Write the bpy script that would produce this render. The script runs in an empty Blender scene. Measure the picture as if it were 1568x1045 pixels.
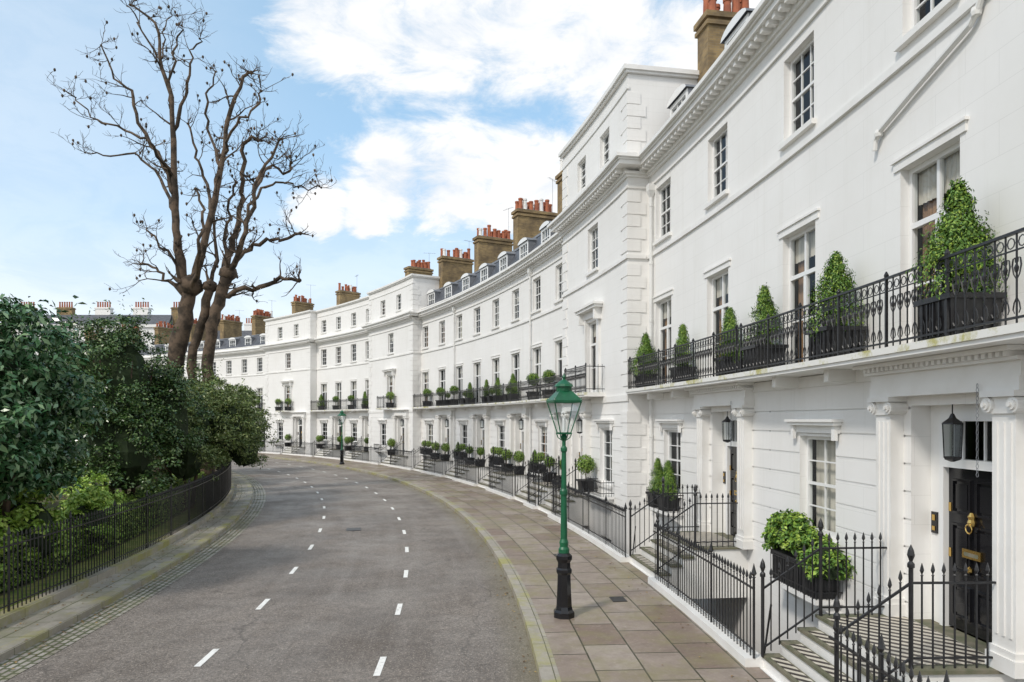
import bpy, math, random
import numpy as np
from mathutils import Vector, Matrix
random.seed(7); np.random.seed(7)
sc=bpy.context.scene
CX,CY=-88.7,5.4
RF=94.5
K=180/(math.pi*RF)   # degrees per metre on the facade
D2R=math.pi/180
def P(phi,R,z): a=phi*D2R; return (CX+R*math.cos(a),CY+R*math.sin(a),z)
def L(phi,R,dt,dr,z):
    a=phi*D2R; c,s=math.cos(a),math.sin(a)
    return (CX+(R+dr)*c-dt*s, CY+(R+dr)*s+dt*c, z)

# ---------------- materials ----------------
MATS={}
class N:
    def __init__(s,name):
        s.m=bpy.data.materials.new(name); s.m.use_nodes=True; s.nt=s.m.node_tree
        s.b=s.nt.nodes['Principled BSDF']; s.out=s.nt.nodes['Material Output']; MATS[name]=s.m
    def n(s,t,**k):
        x=s.nt.nodes.new(t)
        for a,b in k.items():
            if a[0]=='_': setattr(x,a[1:],b)
            else: x.inputs[a.replace('__',' ')].default_value=b
        return x
    def l(s,a,b): s.nt.links.new(a,b)
    def coord(s,which='Object',scale=(1,1,1)):
        t=s.n('ShaderNodeTexCoord'); mp=s.n('ShaderNodeMapping'); mp.inputs['Scale'].default_value=scale
        s.l(t.outputs[which],mp.inputs['Vector']); return mp.outputs[0]
    def noise(s,v,scale,detail=5,rough=.6):
        x=s.n('ShaderNodeTexNoise',Scale=scale,Detail=detail,Roughness=rough); s.l(v,x.inputs['Vector']); return x.outputs['Fac']
    def rng(s,f,a,b,c=0.,d=1.):
        x=s.n('ShaderNodeMapRange'); x.inputs[1].default_value=a;x.inputs[2].default_value=b;x.inputs[3].default_value=c;x.inputs[4].default_value=d
        s.l(f,x.inputs[0]); return x.outputs[0]
    def mix(s,f,a,b,mode='MIX'):
        x=s.n('ShaderNodeMix',_data_type='RGBA',_blend_type=mode)
        if isinstance(f,(int,float)): x.inputs[0].default_value=f
        else: s.l(f,x.inputs[0])
        for v,i in ((a,6),(b,7)):
            if isinstance(v,tuple): x.inputs[i].default_value=(*v,1) if len(v)==3 else v
            else: s.l(v,x.inputs[i])
        return x.outputs[2]
    def bump(s,h,st,dist=.02):
        x=s.n('ShaderNodeBump',Strength=st,Distance=dist); s.l(h,x.inputs['Height']); s.l(x.outputs[0],s.b.inputs['Normal'])
def pmat(name,c1,c2=None,scale=4,rough=.6,bump=0,bscale=60,metal=0,lo=.35,hi=.65,stretch=(1,1,1)):
    n=N(name); n.b.inputs['Roughness'].default_value=rough; n.b.inputs['Metallic'].default_value=metal
    v=n.coord('Object',stretch)
    if c2:
        f=n.rng(n.noise(v,scale,5),lo,hi); n.l(n.mix(f,c1,c2),n.b.inputs['Base Color'])
    else: n.b.inputs['Base Color'].default_value=(*c1,1)
    if bump: n.bump(n.noise(v,bscale,3),bump)
    return n
n=N('stucco'); n.b.inputs['Roughness'].default_value=.6
v=n.coord('Object'); f=n.rng(n.noise(v,.45,6,.65),.3,.7); c=n.mix(f,(.785,.772,.745),(.85,.84,.82))
vs=n.coord('Object',(1.8,1.8,.10)); f2=n.rng(n.noise(vs,1.5,6,.75),.54,.80,0,.42); c=n.mix(f2,c,(.66,.64,.59))
uv=n.coord('UV'); br=n.n('ShaderNodeTexBrick',Scale=1.0); br.inputs['Mortar Size'].default_value=.005; br.inputs['Brick Width'].default_value=1.15; br.inputs['Row Height'].default_value=.42
br.inputs['Mortar Smooth'].default_value=.3; n.l(uv,br.inputs['Vector'])
f3=n.n('ShaderNodeMath',_operation='MULTIPLY'); n.l(br.outputs['Fac'],f3.inputs[0]); f3.inputs[1].default_value=.26
c=n.mix(f3.outputs[0],c,(.5,.49,.46)); n.l(c,n.b.inputs['Base Color'])
n=pmat('trim',(.82,.81,.785),(.74,.72,.68),1.4,.5,0,30,lo=.45,hi=.75)
pmat('frame',(.80,.80,.79),None,rough=.35)
pmat('pipe_paint',(.74,.735,.71),None,rough=.4)
n=N('mossy_trim'); v=n.coord(); n.b.inputs['Roughness'].default_value=.7
c=n.mix(n.rng(n.noise(v,1.5,7,.75),.50,.62,0,.85),(.76,.75,.71),(.42,.39,.09)); n.l(c,n.b.inputs['Base Color'])
def glassmat(name,k0,k1,tint):
    n=N(name); n.nt.nodes.remove(n.b)
    gl=n.n('ShaderNodeBsdfGlossy'); gl.inputs['Roughness'].default_value=.02; gl.inputs['Color'].default_value=(.85,.9,.95,1)
    tr=n.n('ShaderNodeBsdfTransparent'); tr.inputs['Color'].default_value=(*tint,1)
    lw=n.n('ShaderNodeLayerWeight',Blend=.5); pw=n.n('ShaderNodeMath',_operation='POWER'); n.l(lw.outputs['Facing'],pw.inputs[0]); pw.inputs[1].default_value=5
    ma=n.n('ShaderNodeMath',_operation='MULTIPLY_ADD'); n.l(pw.outputs[0],ma.inputs[0]); ma.inputs[1].default_value=k1; ma.inputs[2].default_value=k0
    mx=n.n('ShaderNodeMixShader'); n.l(ma.outputs[0],mx.inputs[0]); n.l(tr.outputs[0],mx.inputs[1]); n.l(gl.outputs[0],mx.inputs[2]); n.l(mx.outputs[0],n.out.inputs[0])
    v=n.coord(); bp=n.n('ShaderNodeBump',Strength=.2,Distance=.05); n.l(n.noise(v,1.8,1),bp.inputs['Height']); n.l(bp.outputs[0],gl.inputs['Normal'])
glassmat('glass',.035,.55,(.86,.88,.87)); glassmat('lamp_glass',.05,.4,(.96,.98,.98))
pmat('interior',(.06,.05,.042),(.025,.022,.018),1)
pmat('curtain',(.72,.67,.60),(.52,.48,.42),6,.9,stretch=(3,3,.1))
pmat('brown_curtain',(.40,.24,.13),(.20,.12,.07),8,.9,stretch=(3,3,.1))
pmat('slate',(.10,.105,.12),(.05,.055,.065),3,.5,.3,20)
pmat('lead',(.22,.23,.25),(.15,.16,.175),2,.5)
n=N('stock_brick'); v=n.coord(); uv=n.coord('UV'); br=n.n('ShaderNodeTexBrick',Scale=1.0)
br.inputs['Brick Width'].default_value=.23; br.inputs['Row Height'].default_value=.075; br.inputs['Mortar Size'].default_value=.006
br.inputs['Color1'].default_value=(.36,.25,.11,1); br.inputs['Color2'].default_value=(.23,.16,.08,1); br.inputs['Mortar'].default_value=(.26,.21,.14,1)
n.l(uv,br.inputs['Vector']); c=n.mix(n.rng(n.noise(v,1.3,5),.4,.7,0,.8),br.outputs[0],(.09,.065,.04)); n.l(c,n.b.inputs['Base Color']); n.b.inputs['Roughness'].default_value=.9
pmat('terracotta',(.46,.15,.07),(.28,.09,.05),2.5,.8)
pmat('iron',(.012,.012,.014),(.025,.025,.027),8,.38)
pmat('black_gloss',(.010,.010,.012),None,rough=.12)
pmat('brass',(.75,.5,.16),None,rough=.25,metal=1)
pmat('green_paint',(.008,.12,.05),(.006,.085,.038),6,.38)
pmat('step_stone',(.20,.18,.13),(.11,.12,.07),5,.85,.2,60)
n=N('chequer_tile'); uv=n.coord('UV'); ch=n.n('ShaderNodeTexChecker',Scale=9.0); ch.inputs['Color1'].default_value=(.6,.55,.46,1); ch.inputs['Color2'].default_value=(.05,.04,.035,1)
n.l(uv,ch.inputs['Vector']); n.l(ch.outputs[0],n.b.inputs['Base Color']); n.b.inputs['Roughness'].default_value=.5
# asphalt
n=N('asphalt'); v=n.coord(); uv=n.coord('UV',(.05,1,1))
c=n.mix(n.rng(n.noise(v,.28,7,.7),.40,.60),(.150,.122,.100),(.285,.245,.210))
c=n.mix(n.rng(n.noise(uv,1.9,4),.42,.64,0,.65),c,(.31,.272,.24))
c=n.mix(n.rng(n.noise(v,2.2,6,.75),.48,.68,0,.5),c,(.12,.098,.08))
c=n.mix(n.rng(n.noise(v,22,4,.85),.44,.58,0,.62),c,(.065,.055,.047))
c=n.mix(n.rng(n.noise(v,36,3,.8),.56,.66,0,.75),c,(.55,.48,.41))
vo=n.n('ShaderNodeTexVoronoi',_feature='DISTANCE_TO_EDGE',Scale=.16)
nz=n.n('ShaderNodeTexNoise',Scale=1.2,Detail=6.0); n.l(v,nz.inputs['Vector'])
mv=n.n('ShaderNodeVectorMath',_operation='ADD'); n.l(v,mv.inputs[0]); n.l(nz.outputs['Color'],mv.inputs[1]); n.l(mv.outputs[0],vo.inputs['Vector'])
crk=n.rng(vo.outputs['Distance'],.0,.004,.55,0.); c=n.mix(crk,c,(.07,.06,.05))
sp=n.n('ShaderNodeSeparateXYZ'); n.l(n.coord('UV'),sp.inputs[0]); ed=n.rng(sp.outputs['Y'],88.6,89.2,0,.6)
c=n.mix(ed,c,(.20,.175,.10))
n.l(c,n.b.inputs['Base Color']); n.l(n.rng(n.noise(v,.5,4),.4,.65,.42,.72),n.b.inputs['Roughness']); n.bump(n.noise(v,32,4,.85),.8,.02)
def slabs(name,w,h,c1,c2,cm,moss,mossc,mortar=.008,off=.37):
    n=N(name); uv=n.coord('UV'); v=n.coord()
    br=n.n('ShaderNodeTexBrick',Scale=1.0); br.offset=off
    br.inputs['Brick Width'].default_value=w; br.inputs['Row Height'].default_value=h; br.inputs['Mortar Size'].default_value=mortar; br.inputs['Mortar Smooth'].default_value=.1; br.inputs['Bias'].default_value=0
    br.inputs['Color1'].default_value=(*c1,1); br.inputs['Color2'].default_value=(*c2,1); br.inputs['Mortar'].default_value=(*cm,1); n.l(uv,br.inputs['Vector'])
    c=n.mix(n.rng(n.noise(v,3,8,.7),.35,.7,0,.5),br.outputs[0],tuple(x*.6 for x in c1))
    c=n.mix(n.rng(n.noise(v,14,5,.7),.55,.75,0,.4),c,tuple(min(1,x*1.5) for x in c2))
    c=n.mix(n.rng(n.noise(v,.9,8,.7),.46,.62,0,moss),c,mossc)
    c=n.mix(n.rng(br.outputs['Fac'],.5,1,0,.7),c,cm)
    n.l(c,n.b.inputs['Base Color']); n.l(n.rng(n.noise(v,1,4),.4,.6,.30,.7),n.b.inputs['Roughness'])
    n.bump(n.mix(.85,n.noise(v,40,4),n.rng(br.outputs['Fac'],0,1,1,0)),.5,.015)
slabs('york_stone',1.05,.72,(.22,.16,.125),(.39,.33,.28),(.05,.05,.025),.6,(.24,.215,.10),.014)
slabs('york_stone_grey',.9,.5,(.30,.275,.23),(.41,.38,.33),(.09,.10,.045),.55,(.23,.23,.12),.013)
slabs('granite_kerb',.95,.6,(.34,.31,.26),(.42,.38,.32),(.10,.10,.05),.9,(.33,.31,.09))
slabs('granite_setts',.22,.13,(.28,.25,.22),(.46,.43,.39),(.09,.10,.05),.5,(.24,.23,.13),.026,.5)
pmat('road_paint',(.82,.81,.77),(.42,.40,.37),14,.7,lo=.55,hi=.72)
n=N('garden_soil'); v=n.coord(); c=n.mix(n.rng(n.noise(v,.7,7,.7),.4,.6),(.14,.10,.06),(.09,.13,.035)); c=n.mix(n.rng(n.noise(v,16,4),.5,.7,0,.7),c,(.30,.20,.10)); n.l(c,n.b.inputs['Base Color']); n.b.inputs['Roughness'].default_value=1; n.bump(n.noise(v,14,5),1,.06)
pmat('ground_earth',(.12,.10,.08),(.09,.09,.06),.2,.95)
pmat('area_floor',(.22,.21,.19),(.15,.145,.13),2,.8)
n=pmat('bark',(.135,.095,.065),(.045,.033,.023),2.2,.95,.8,18,lo=.42,hi=.58)
def leafmat(name,dark,mid,light,rough=.45,spec=.5):
    n=N(name); g=n.n('ShaderNodeNewGeometry'); r=n.n('ShaderNodeValToRGB'); e=r.color_ramp.elements
    e[0].position=0; e[0].color=(*dark,1); e[1].position=1; e[1].color=(*light,1); x=e.new(.6); x.color=(*mid,1)
    n.l(g.outputs['Random Per Island'],r.inputs[0]); n.l(r.outputs[0],n.b.inputs['Base Color']); n.b.inputs['Roughness'].default_value=rough
leafmat('leaf_laurel',(.03,.095,.035),(.065,.16,.06),(.24,.35,.18),.24)  # palest tone paints the leaves' grey-green sheen into the colour
leafmat('leaf_holly',(.025,.06,.015),(.06,.13,.03),(.20,.27,.10),.28)
leafmat('leaf_olive',(.06,.10,.022),(.13,.19,.045),(.28,.32,.11),.4)
leafmat('leaf_hedge',(.09,.18,.02),(.19,.32,.05),(.36,.45,.10),.6)
leafmat('leaf_lime',(.16,.30,.03),(.28,.44,.06),(.45,.56,.12),.5)
leafmat('leaf_conifer',(.04,.11,.016),(.12,.24,.03),(.32,.43,.06),.55)
leafmat('leaf_litter',(.10,.06,.03),(.25,.15,.06),(.45,.32,.12),.8)
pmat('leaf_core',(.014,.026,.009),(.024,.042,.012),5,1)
pmat('grass_verge',(.13,.20,.03),(.30,.29,.09),4,1,1,30)

# ---------------- mesh builder ----------------
class B:
    def __init__(s): s.v=[];s.f=[];s.m=[];s.mats=[];s.smooth=False
    def mi(s,m):
        if m not in s.mats: s.mats.append(m)
        return s.mats.index(m)
    def face(s,pts,m):
        i=len(s.v); s.v.extend(pts); s.f.append(tuple(range(i,i+len(pts)))); s.m.append(s.mi(m))
    def arcbox(s,p0,p1,R0,R1,z0,z1,m,step=.9):
        n=max(1,math.ceil((p1-p0)/step)); i0=len(s.v); mi=s.mi(m)
        for i in range(n+1):
            p=p0+(p1-p0)*i/n
            s.v.extend([P(p,R0,z0),P(p,R1,z0),P(p,R1,z1),P(p,R0,z1)])
        for i in range(n):
            a=i0+4*i;b=a+4
            for j in range(4):
                k=(j+1)%4; s.f.append((a+j,b+j,b+k,a+k)); s.m.append(mi)
        a=i0; s.f.append((a,a+1,a+2,a+3)); s.m.append(mi)
        a=i0+4*n; s.f.append((a+3,a+2,a+1,a)); s.m.append(mi)
    def hexa(s,p,m):
        i=len(s.v); s.v.extend(p); mi=s.mi(m)
        for f in ((0,3,2,1),(4,5,6,7),(0,1,5,4),(1,2,6,5),(2,3,7,6),(3,0,4,7)):
            s.f.append(tuple(i+k for k in f)); s.m.append(mi)
    def lbox(s,phi,R,t0,t1,r0,r1,z0,z1,m):
        s.hexa([L(phi,R,t0,r0,z0),L(phi,R,t1,r0,z0),L(phi,R,t1,r1,z0),L(phi,R,t0,r1,z0),
                L(phi,R,t0,r0,z1),L(phi,R,t1,r0,z1),L(phi,R,t1,r1,z1),L(phi,R,t0,r1,z1)],m)
    def lquad(s,phi,R,t0,t1,r,z0,z1,m):
        s.face([L(phi,R,t0,r,z0),L(phi,R,t1,r,z0),L(phi,R,t1,r,z1),L(phi,R,t0,r,z1)],m)
    def box(s,x0,x1,y0,y1,z0,z1,m):
        s.hexa([(x0,y0,z0),(x1,y0,z0),(x1,y1,z0),(x0,y1,z0),(x0,y0,z1),(x1,y0,z1),(x1,y1,z1),(x0,y1,z1)],m)
    def lathe(s,x,y,prof,m,n=8,rot=0,zb=0):
        i0=len(s.v); mi=s.mi(m)
        for r,z in prof:
            for k in range(n):
                a=rot+2*math.pi*k/n; s.v.append((x+r*math.cos(a),y+r*math.sin(a),z+zb))
        for j in range(len(prof)-1):
            for k in range(n):
                a=i0+j*n+k; b=i0+j*n+(k+1)%n; s.f.append((a,b,b+n,a+n)); s.m.append(mi)
        s.f.append(tuple(i0+k for k in range(n))[::-1]); s.m.append(mi)
        t=i0+(len(prof)-1)*n; s.f.append(tuple(t+k for k in range(n))); s.m.append(mi)
    def tube(s,pts,rad,m,n=4):
        pts=[Vector(p) for p in pts]; i0=len(s.v); mi=s.mi(m); N_=len(pts)
        if not hasattr(rad,'__len__'): rad=[rad]*N_
        up=Vector((0,0,1))
        for i,p in enumerate(pts):
            d=(pts[min(i+1,N_-1)]-pts[max(i-1,0)]).normalized()
            if i==0:
                a=d.cross(up if abs(d.z)<.95 else Vector((1,0,0))).normalized()
            else: a=(a-d*a.dot(d)).normalized()
            b=d.cross(a)
            for k in range(n):
                t=2*math.pi*(k+.5)/n; s.v.append(tuple(p+(a*math.cos(t)+b*math.sin(t))*rad[i]))
        for j in range(N_-1):
            for k in range(n):
                q=i0+j*n+k; w=i0+j*n+(k+1)%n; s.f.append((q,w,w+n,q+n)); s.m.append(mi)
        s.f.append(tuple(i0+k for k in range(n))[::-1]); s.m.append(mi)
        t=i0+(N_-1)*n; s.f.append(tuple(t+k for k in range(n))); s.m.append(mi)
    def obj(s,name,parent=None,polar=False,smooth=False):
        me=bpy.data.meshes.new(name); me.from_pydata(s.v,[],s.f)
        for m in s.mats: me.materials.append(MATS[m])
        me.polygons.foreach_set('material_index',s.m)
        if smooth: me.polygons.foreach_set('use_smooth',[True]*len(s.f))
        uvl=me.uv_layers.new(name='UVMap'); v=np.array(s.v); li=np.empty(len(me.loops),dtype=np.int32); me.loops.foreach_get('vertex_index',li)
        dx=v[:,0]-CX; dy=v[:,1]-CY; R=np.hypot(dx,dy); a=np.arctan2(dy,dx)
        if polar: uv=np.stack([a*86,R],1)
        else: uv=np.stack([a*RF+R,v[:,2]],1)
        uvl.data.foreach_set('uv',uv[li].astype(np.float32).ravel())
        me.update(); o=bpy.data.objects.new(name,me); sc.collection.objects.link(o)
        if parent: o.parent=parent
        return o
def empty(name,loc=(0,0,0)):
    e=bpy.data.objects.new(name,None); e.location=loc; sc.collection.objects.link(e); return e
class House:
    def __init__(s,name): s.e=empty(name); s.p={}
    def __getitem__(s,k):
        if k not in s.p: s.p[k]=B()
        return s.p[k]
    def done(s):
        for k,b in s.p.items():
            if b.f: b.obj(k,s.e)

# ---------------- facade ----------------
def facade(b,p0,p1,R,z0,z1,ops,grooves=(),m='stucco'):
    ps={p0,p1}; zs={z0,z1}
    for a0,a1,b0,b1,d in ops: ps|={a0,a1}; zs|={b0,b1}
    for g in grooves: zs|={g,g+.03}
    n=math.ceil((p1-p0)/.7)
    for i in range(n): 
        q=p0+(p1-p0)*i/n
        if min(abs(q-x) for x in ps)>.15: ps.add(q)
    ps=sorted(ps); zs=sorted(zs)
    def inop(p,z): return any(a0<p<a1 and b0<z<b1 for a0,a1,b0,b1,d in ops)
    G=[(g,g+.03) for g in grooves]
    for i in range(len(ps)-1):
        pc=(ps[i]+ps[i+1])/2
        for j in range(len(zs)-1):
            zc=(zs[j]+zs[j+1])/2
            if zs[j+1]-zs[j]<1e-5 or inop(pc,zc): continue
            g=any(a<zc<c for a,c in G); r=R+(.025 if g else 0)
            b.face([P(ps[i],r,zs[j]),P(ps[i+1],r,zs[j]),P(ps[i+1],r,zs[j+1]),P(ps[i],r,zs[j+1])],m)
            if g:
                for z in (zs[j],zs[j+1]):
                    b.face([P(ps[i],R,z),P(ps[i+1],R,z),P(ps[i+1],R+.025,z),P(ps[i],R+.025,z)],m)
    for a0,a1,b0,b1,d in ops:
        for a in (a0,a1): b.face([P(a,R,b0),P(a,R+d,b0),P(a,R+d,b1),P(a,R,b1)],m)
        for z in (b0,b1): b.face([P(a0,R,z),P(a1,R,z),P(a1,R+d,z),P(a0,R+d,z)],m)

def window(H,pc,w,z0,z1,R,cols,rows,style='sash',sill=True,curt=None):
    h=w/2; fr=H['window_frames']; gl=H['window_glass']; f='frame'
    def bx(t0,t1,r0,r1,a,c): fr.lbox(pc,R,t0,t1,r0,r1,a,c,f)
    bx(-h,-h+.07,.13,.21,z0,z1); bx(h-.07,h,.13,.21,z0,z1); bx(-h+.07,h-.07,.13,.21,z1-.07,z1); bx(-h+.07,h-.07,.13,.21,z0,z0+.09)
    gl.lquad(pc,R,-h+.05,h-.05,.17,z0+.05,z1-.05,'glass')
    a,c=z0+.09,z1-.07; l,r=-h+.07,h-.07
    if style=='sash':
        m=(a+c)/2; bx(l,r,.135,.2,m-.025,m+.025)
        for k in range(1,cols): x=l+(r-l)*k/cols; bx(x-.012,x+.012,.15,.19,a,m-.025); bx(x-.012,x+.012,.15,.19,m+.025,c)
        for seg in ((a,m-.025),(m+.025,c)):
            for k in range(1,rows): z=seg[0]+(seg[1]-seg[0])*k/rows; bx(l,r,.153,.187,z-.012,z+.012)
    else:
        t=z0+(z1-z0)*.68; bx(l,r,.125,.205,t-.04,t+.04); bx(-.05,.05,.13,.202,a,t-.04); bx(-.03,.03,.14,.198,t+.04,c)
        for k in range(1,rows): z=a+(t-.04-a)*k/rows; bx(l,-.05,.153,.187,z-.014,z+.014); bx(.05,r,.153,.187,z-.014,z+.014)
    if sill: H['sills'].lbox(pc,R,-h-.08,h+.08,-.09,.12,z0-.10,z0-.002,'trim')
    k=random.random() if curt is None else curt; cb=H['curtains']; rr=.30
    def drape(t0,t1,za,zb,m,rr=rr):
        nn=max(2,int((t1-t0)/.05)); 
        for i in range(nn):
            ta=t0+(t1-t0)*i/nn; tb=t0+(t1-t0)*(i+1)/nn; da=rr+.03*(i%2); db=rr+.03*((i+1)%2)
            cb.face([L(pc,R,ta,da,za),L(pc,R,tb,db,za),L(pc,R,tb,db,zb),L(pc,R,ta,da,zb)],m)
    if k<.25: drape(-h,h,z0+(z1-z0)*random.uniform(.6,.85),z1,'curtain')
    elif k<.70:
        mm='brown_curtain' if k>.5 else 'curtain'; q=w*random.uniform(.22,.32); drape(-h,-h+q,z0,z1,mm); drape(h-q,h,z0,z1,mm)
        if k>.6: drape(-h,h,z0+(z1-z0)*.80,z1,'curtain',.24)
    elif k<.76: drape(-h,h,z0,z1,'curtain')

def hood(b,pc,w,z,R,pr=.16):
    b.lbox(pc,R,-w/2-.14,w/2+.14,-.05,.0,z+.0,z+.14,'trim'); b.lbox(pc,R,-w/2-.2,w/2+.2,-pr,-.0,z+.14,z+.20,'trim'); b.lbox(pc,R,-w/2-.23,w/2+.23,-pr-.04,-.0,z+.20,z+.25,'trim')
    for t in (-w/2-.15,w/2+.05): b.lbox(pc,R,t,t+.1,-.11,-.051,z-.12,z+.139,'trim')

def pilaster(b,pc,R,z0,z1,w=.36,pr=.2):
    h=w/2
    b.lbox(pc,R,-h-.05,h+.05,-pr-.05,0,z0,z0+.18,'trim'); b.lbox(pc,R,-h-.025,h+.025,-pr-.025,0,z0+.18,z0+.26,'trim')
    b.lbox(pc,R,-h,h,-pr,0,z0+.26,z1-.26,'trim')
    for t in (-h*.6,0,h*.6): b.lbox(pc,R,t-.02,t+.02,-pr-.014,-pr,z0+.4,z1-.36,'trim')
    b.lbox(pc,R,-h-.02,h+.02,-pr-.03,0,z1-.26,z1-.2,'trim')
    b.lbox(pc,R,-h-.03,h+.03,-pr-.02,0,z1-.2,z1-.07,'trim')
    for t in (-h-.02,h+.02):
        for (rad,d0) in ((.09,-pr-.06),(.06,-pr-.085),(.028,-pr-.11)):
            i0=len(b.v); pts=[]
            for d in (d0,0. if rad>.08 else d0+.03):
                for k in range(12):
                    a=2*math.pi*k/12; pts.append(L(pc,R,t+rad*math.cos(a),d,z1-.16+rad*math.sin(a)))
            b.v.extend(pts); mi=b.mi('trim')
            for k in range(12): b.f.append((i0+k,i0+(k+1)%12,i0+12+(k+1)%12,i0+12+k)); b.m.append(mi)
            b.f.append(tuple(range(i0,i0+12))); b.m.append(mi)
    b.lbox(pc,R,-h-.09,h+.09,-pr-.09,0,z1-.07,z1,'trim')

def railing(b,path,h,sp=.13,finial=True,r=.011,m='iron',low=.12,n=4,post=0):
    tot=0; cnt=0
    for i in range(len(path)-1):
        a=Vector(path[i]); c=Vector(path[i+1]); d=(Vector((c.x,c.y))-Vector((a.x,a.y))).length
        nb=max(1,round(d/sp)); up=Vector((0,0,1))
        b.tube([a+up*(h-.14),c+up*(h-.14)],.018,m,4); b.tube([a+up*low,c+up*low],.016,m,4)
        for k in range(nb):
            q=a.lerp(c,(k+.0)/nb); cnt+=1
            big=post and cnt%post==1
            rr=r*1.9 if big else r; hh=h+.08 if big else h
            b.lathe(q.x,q.y,[(rr,0),(rr,hh-.06)],m,n,math.pi/4,q.z)
            if finial:
                s=1.7 if big else 1
                b.lathe(q.x,q.y,[(.006,hh-.07),(.02*s,hh-.055),(.007*s,hh-.04),(.026*s,hh+.0),(.018*s,hh+.04),(.002,hh+.09*s)],m,n,0,q.z)

def arcpath(p0,p1,R,z,step=1.0):
    n=max(1,math.ceil(abs(p1-p0)/step)); return [P(p0+(p1-p0)*i/n,R,z) for i in range(n+1)]

def balcony_rail(b,p0,p1,R,z,h=.95,fine=True,ends=True):
    b.arcbox(p0,p1,R-.022,R+.022,z+h-.03,z+h,'iron'); b.arcbox(p0,p1,R-.012,R+.012,z+.06,z+.085,'iron'); b.arcbox(p0,p1,R-.008,R+.008,z+h-.2,z+h-.185,'iron')
    wid=(p1-p0)/K; n=max(2,round(wid/.155))
    for i in range(n+1):
        p=p0+(p1-p0)*i/n; big=i%8==0
        w=.016 if big else .007
        b.lbox(p,R,-w,w,-w,w,z,z+h-.03,'iron')
        if big: b.lathe(*P(p,R,0)[:2],[(.03,z+h),(.035,z+h+.03),(.01,z+h+.08)],'iron',6)
        if i<n:
            pm=p+(p1-p0)/n/2
            ns=8 if fine else 5
            pts=[L(pm,R,.05*math.cos(2*math.pi*k/ns),0,z+h-.115+.055*math.sin(2*math.pi*k/ns)) for k in range(ns+1)]
            b.tube(pts,.0075,'iron',3)
        if fine and not big:
            for sgn in (-1,1):
                pts=[L(p,R,sgn*x,0,z+h-.2-y) for x,y in ((0,.30),(.04,.24),(.062,.15),(.05,.08),(.022,.07),(.02,.12))]
                b.tube(pts,[.005,.008,.010,.009,.007,.004],'iron',3)
                pts=[L(p,R,sgn*x,0,z+.085+y) for x,y in ((0,.2),(.035,.14),(.05,.07),(.03,.03))]
                b.tube(pts,[.005,.008,.008,.006],'iron',3)
            b.lathe(*P(p,R,0)[:2],[(.004,z+h-.44),(.02,z+h-.40),(.024,z+h-.37),(.004,z+h-.32)],'iron',5)
    if ends:
        for p in (p0,p1):
            railing(b,[P(p,R,z),P(p,RF-.02 if R>93.3 else R+.75,z)],h+.1,.14,False)

def chimney(H,p,Ra,Rb,z0,z1,th=.75,pots=6):
    b=H['chimney']; hp=th/2*K
    b.arcbox(p-hp,p+hp,Ra,Rb,z0,z1,'stock_brick'); e=.07*K
    b.arcbox(p-hp-e,p+hp+e,Ra-.07,Rb+.07,z1-.35,z1-.22,'stock_brick'); b.arcbox(p-hp-e*1.3,p+hp+e*1.3,Ra-.1,Rb+.1,z1-.12,z1+.05,'stock_brick')
    b.arcbox(p-hp+e,p+hp-e,Ra+.05,Rb-.05,z1+.05,z1+.12,'lead')
    b.arcbox(p-hp-.02,p+hp+.02,Ra-.03,Rb+.03,z0,z0+1.35,'lead')
    for row in (-1,1):
        for k in range(pots):
            rr=Ra+.22+(Rb-Ra-.44)*k/max(1,pots-1)+random.uniform(-.04,.04); x,y,_=P(p+row*.17*K,rr,0); hh=random.uniform(.45,.85)
            if random.random()<.12: continue
            b.lathe(x,y,[(.15,0),(.13,.08),(.115,hh-.12),(.14,hh-.1),(.14,hh),(.1,hh+.001)],'terracotta' if random.random()<.85 else 'trim',10,0,z1+.1)
    # television aerial
    x,y,_=P(p,Rb-.1,0); a=random.uniform(0,3); q=1.5+random.random()
    b.tube([(x,y,z1),(x,y,z1+q)],.014,'lead',4); b.tube([(x-.5*math.cos(a),y-.5*math.sin(a),z1+q-.05),(x+.6*math.cos(a),y+.6*math.sin(a),z1+q-.05)],.01,'lead',3)
    for k in range(6):
        t=-.45+.19*k; xx,yy=x+t*math.cos(a),y+t*math.sin(a); b.tube([(xx+.14*math.sin(a),yy-.14*math.cos(a),z1+q-.05),(xx-.14*math.sin(a),yy+.14*math.cos(a),z1+q-.05)],.006,'lead',3)

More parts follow.
